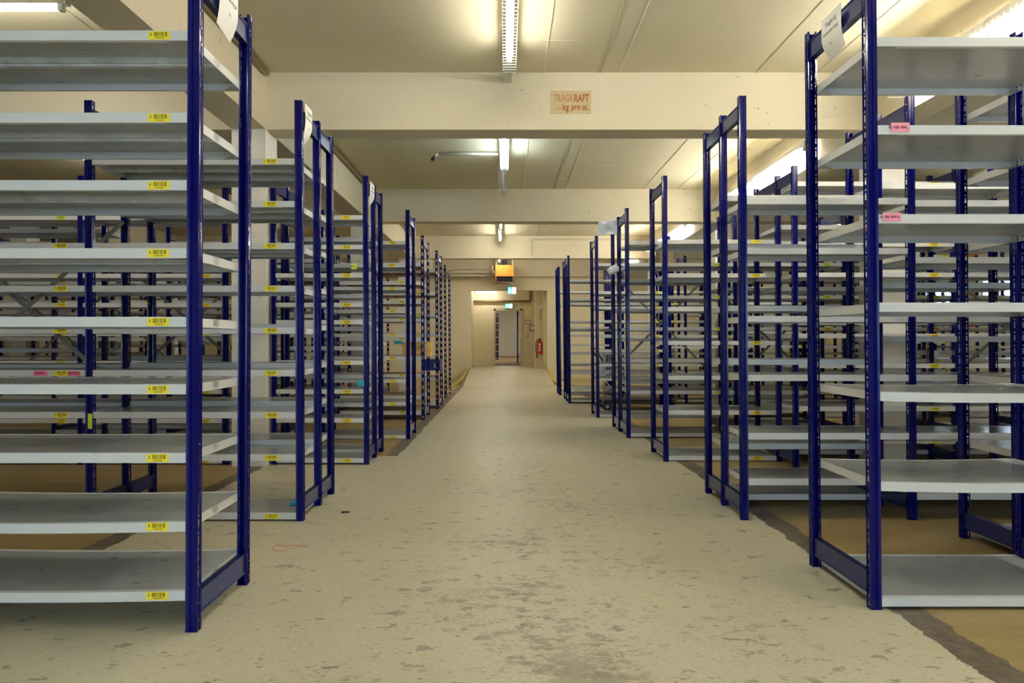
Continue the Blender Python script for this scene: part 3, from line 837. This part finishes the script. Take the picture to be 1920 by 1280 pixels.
# ------------------------------------------------------------------ exit signs
def exit_sign(x, y, z, wd, hh, label, drop):
    e = empty('exit_sign', (x, y, z), label, 'sign')
    b = MB(); b.box(0, wd, 0, .05, 0, hh, 'dark_grey'); b.obj('housing', e)
    b = MB(); b.box(.008, wd * .55, -.003, 0, .008, hh - .008, 'exit_green'); b.box(wd * .55, wd - .008, -.003, 0, .008, hh - .008, 'exit_white'); b.obj('lit_panel', e)
    b = MB(); s = hh / .2      # running figure and arrow
    u = wd * .26
    b.lathe([(.001, -.001), (.014 * s, -.001), (.014 * s, .0), (.001, .0)], 'exit_white', 10)
    b.bm.transform(Matrix.Translation((u, -.004, .15 * s)) @ Matrix.Rotation(PI / 2, 4, 'X'))
    def st(a, c, w_): b.strap((a[0] * s + u, -.004, a[1] * s), (c[0] * s + u, -.004, c[1] * s), w_ * s, .001, 'exit_white')
    st((.0, .13), (-.01, .08), .022); st((-.01, .085), (.025, .06), .012); st((.025, .06), (.02, .03), .012); st((-.01, .085), (-.03, .045), .012); st((-.03, .045), (-.05, .04), .011)
    st((0, .125), (.03, .105), .009); st((0, .125), (-.03, .10), .009)
    b.obj('running_figure', e)
    b = MB(); a = wd * .78
    b.strap((a, -.004, hh * .75), (a, -.004, hh * .4), .018 * s, .001, 'exit_green'); b.strap((a - .025 * s, -.004, hh * .5), (a, -.004, hh * .28), .014 * s, .001, 'exit_green'); b.strap((a + .025 * s, -.004, hh * .5), (a, -.004, hh * .28), .014 * s, .001, 'exit_green'); b.obj('arrow', e)
    if drop:
        b = MB(); b.bar((wd / 2, .025, hh), (wd / 2, .025, hh + drop), .008, 'lamp_white', 6); b.obj('hanger', e)
    return e
exit_sign(.055, 19.22, 2.39, .24, .195, 'green lit running-figure exit sign hanging below the orange heater', .295)
exit_sign(-.02, 21.73, 2.11, .24, .15, 'small lit exit sign fixed on the wall above the open door', 0)

# ------------------------------------------------------------------ fire extinguisher and wall signs
e = empty('fire_extinguisher', (1.0, 20.06, .68), 'red fire extinguisher with black hose on the passage pillar', 'extinguisher')
b = MB(); b.lathe([(.06, 0), (.085, .01), (.09, .03), (.09, .30), (.08, .35), (.045, .385), (.03, .39)], 'red', 24); b.obj('cylinder', e)
b = MB(); b.lathe([(.03, .385), (.03, .41), (.018, .42), (.018, .44)], 'black', 12); b.box(-.03, .05, -.012, .012, .435, .447, 'black'); b.box(-.03, .06, -.01, .01, .455, .465, 'black'); b.obj('valve_handle', e)
b = MB(); pts = [(-.02, -.02, .43), (-.07, -.03, .42), (-.11, -.03, .36), (-.12, -.03, .22), (-.11, -.03, .10), (-.09, -.03, .0), (-.085, -.03, -.05)]
b.tube(pts, .011, 'rubber', 8); b.bar((-.085, -.03, -.02), (-.085, -.03, -.10), .016, 'black', 8, .02); b.obj('hose', e)
b = MB(); i = b.slot('paper')
for z0_, z1_, hw in ((.10, .125, .55), (.145, .15, .5), (.16, .27, .35), (.28, .31, .5)):
    for q in range(4):
        a0 = -PI / 2 - hw + 2 * hw * q / 4; a1 = -PI / 2 - hw + 2 * hw * (q + 1) / 4
        if z0_ == .16 and q % 2: continue
        b.quad([(.0915 * math.cos(a0), .0915 * math.sin(a0), z0_), (.0915 * math.cos(a1), .0915 * math.sin(a1), z0_), (.0915 * math.cos(a1), .0915 * math.sin(a1), z1_), (.0915 * math.cos(a0), .0915 * math.sin(a0), z1_)], 'paper')
b.obj('printed_label', e)
b = MB(); b.box(-.03, .03, .085, .10, .2, .36, 'black'); b.obj('bracket', e)
def wall_sign(x, z, wd, hh, border, label, lines):
    e = empty('wall_sign', (x, 21.795, z), label, 'sign')
    b = MB(); b.box(0, wd, -.01, 0, 0, hh, border); b.box(.025, wd - .025, -.013, -.009, .025, hh - .025, 'paper'); b.obj('panel', e)
    b = MB()
    for q in range(lines):
        zz = hh - .045 - q * (hh - .08) / max(1, lines); b.box(.045, wd - .05 - .02 * (q % 2), -.015, -.0125, zz - .006, zz, 'print_grey')
    b.obj('print', e)
wall_sign(.615, 1.60, .185, .14, 'red', 'small white sign with red border beside the door', 2)
wall_sign(.755, 1.39, .20, .19, 'purple', 'pale sign with dark purple border below the red one', 5)
b = MB(); b.box(.675, .735, 21.78, 21.80, 1.18, 1.26, 'pipe'); b.box(.69, .72, 21.77, 21.785, 1.195, 1.245, 'pipe_brown')
b.box(.68, .73, 21.78, 21.80, 1.27, 1.32, 'pipe')
tag(b.obj('light_switch'), 'brown light switch on the wall beside the door', 'switch')
b = MB(); b.box(1.03, 1.085, 20.10, 20.15, 2.02, 2.12, 'white_plastic'); b.tube([(1.05, 20.12, 2.02), (1.02, 20.12, 1.9), (1.03, 20.12, 1.75), (1.06, 20.12, 1.7)], .008, 'dark_grey', 6)
tag(b.obj('wall_telephone'), 'small white wall device with dangling cord above the extinguisher', 'telephone')

# things seen through the door
e = empty('bookcase', (-.75, 29.0, .272), 'tall dark bookcase in the room behind the door', 'bookcase')
b = MB(); b.box(0, .46, 0, .35, 0, 1.95, 'shelf_dark'); b.obj('carcass', e)
for q in range(7):
    b = MB(); b.box(-.003, .463, -.02, 0, .04 + q * .30, .065 + q * .30, 'lip_paint'); b.obj('shelf', e)
rack([.44, 1.4], [24.6, 25.2], {(0, 1): {0: [.3, .8, 1.3, 1.8]}}, 2.1, label='blue rack standing in the room behind the door', cols=None).location.z = .272

# curtain, red sign on window wall
b = MB()
N = 12; i = b.slot('curtain'); prev = None
for q in range(N + 1):
    y = 13.16 + q * .035; x = WX1 - .06 + .025 * math.sin(q * 1.3)
    cur = (b.bm.verts.new((x, y, 1.46)), b.bm.verts.new((x, y, 2.75)))
    if prev:
        f = b.bm.faces.new((prev[0], cur[0], cur[1], prev[1])); f.material_index = i; f.smooth = True
    prev = cur
tag(b.obj('curtain'), 'orange curtain hanging beside the windows of the far side wall', 'curtain')
b = MB(); b.bar((WX1 - .06, 12.0, 2.765), (WX1 - .06, 17.4, 2.765), .012, 'steel', 8)
for yy in (12.1, 14.6, 17.3): b.box(WX1 - .07, WX1, yy, yy + .02, 2.755, 2.775, 'steel')
tag(b.obj('curtain_rail'), 'thin steel curtain rail above the windows', 'curtain rail')

b = MB(); b.box(WX1 - .012, WX1, 13.27, 13.52, 1.27, 1.40, 'red'); tag(b.obj('wall_plate'), 'red rectangular plate on the far side wall below the orange curtain', 'plate')
# ------------------------------------------------------------------ wire trolley
e = empty('wire_trolley', (1.50, 10.45, 0), 'grey wire-basket trolley on black wheels behind the closely spaced rack', 'trolley')
b = MB()
for z in (.50, .72, .93):
    b.tube([(0, 0, z), (1.1, 0, z), (1.1, .6, z), (0, .6, z), (0, 0, z)], .010, 'steel', 6)
for x, y in ((0, 0), (1.1, 0), (1.1, .6), (0, .6)): b.bar((x, y, .14), (x, y, .95), .012, 'steel', 8)
b.obj('frame', e)
b = MB()
for q in range(1, 28):
    x = q * 1.1 / 28
    for y in (0, .6): b.bar((x, y, .50), (x, y, .93), .0025, 'steel', 4, cap=False)
    b.bar((x, 0, .50), (x, .6, .50), .0025, 'steel', 4, cap=False)
for q in range(1, 15):
    y = q * .6 / 15
    for x in (0, 1.1): b.bar((x, y, .50), (x, y, .93), .0025, 'steel', 4, cap=False)
    b.bar((0, y, .50), (1.1, y, .50), .0025, 'steel', 4, cap=False)
for q in range(1, 8):
    z = .50 + q * .43 / 8
    for y in (0, .6): b.bar((0, y, z), (1.1, y, z), .0025, 'steel', 4, cap=False)
b.obj('wire_basket', e)
b = MB(); b.box(0, 1.1, 0, .6, .14, .17, 'dark_grey'); b.obj('base_tray', e)
b = MB(); b.tube([(0, .05, .75), (-.12, .05, .95), (-.12, .55, .95), (0, .55, .75)], .014, 'dark_grey', 8); b.obj('push_handle', e)
b = MB(); b.strap((.25, 0, .17), (.0, 0, .5), .02, .01, 'steel'); b.strap((.45, 0, .17), (.2, 0, .5), .02, .01, 'steel'); b.obj('strut', e)
for x, y in ((.06, .03), (1.04, .03), (1.04, .57), (.06, .57)):
    b = MB(); b.bar((x, y - .018, .065), (x, y + .018, .065), .065, 'rubber', 20); b.bar((x, y - .02, .065), (x, y + .02, .065), .03, 'steel', 12); b.box(x - .02, x + .02, y - .028, y + .028, .09, .14, 'dark_grey'); b.obj('wheel', e)
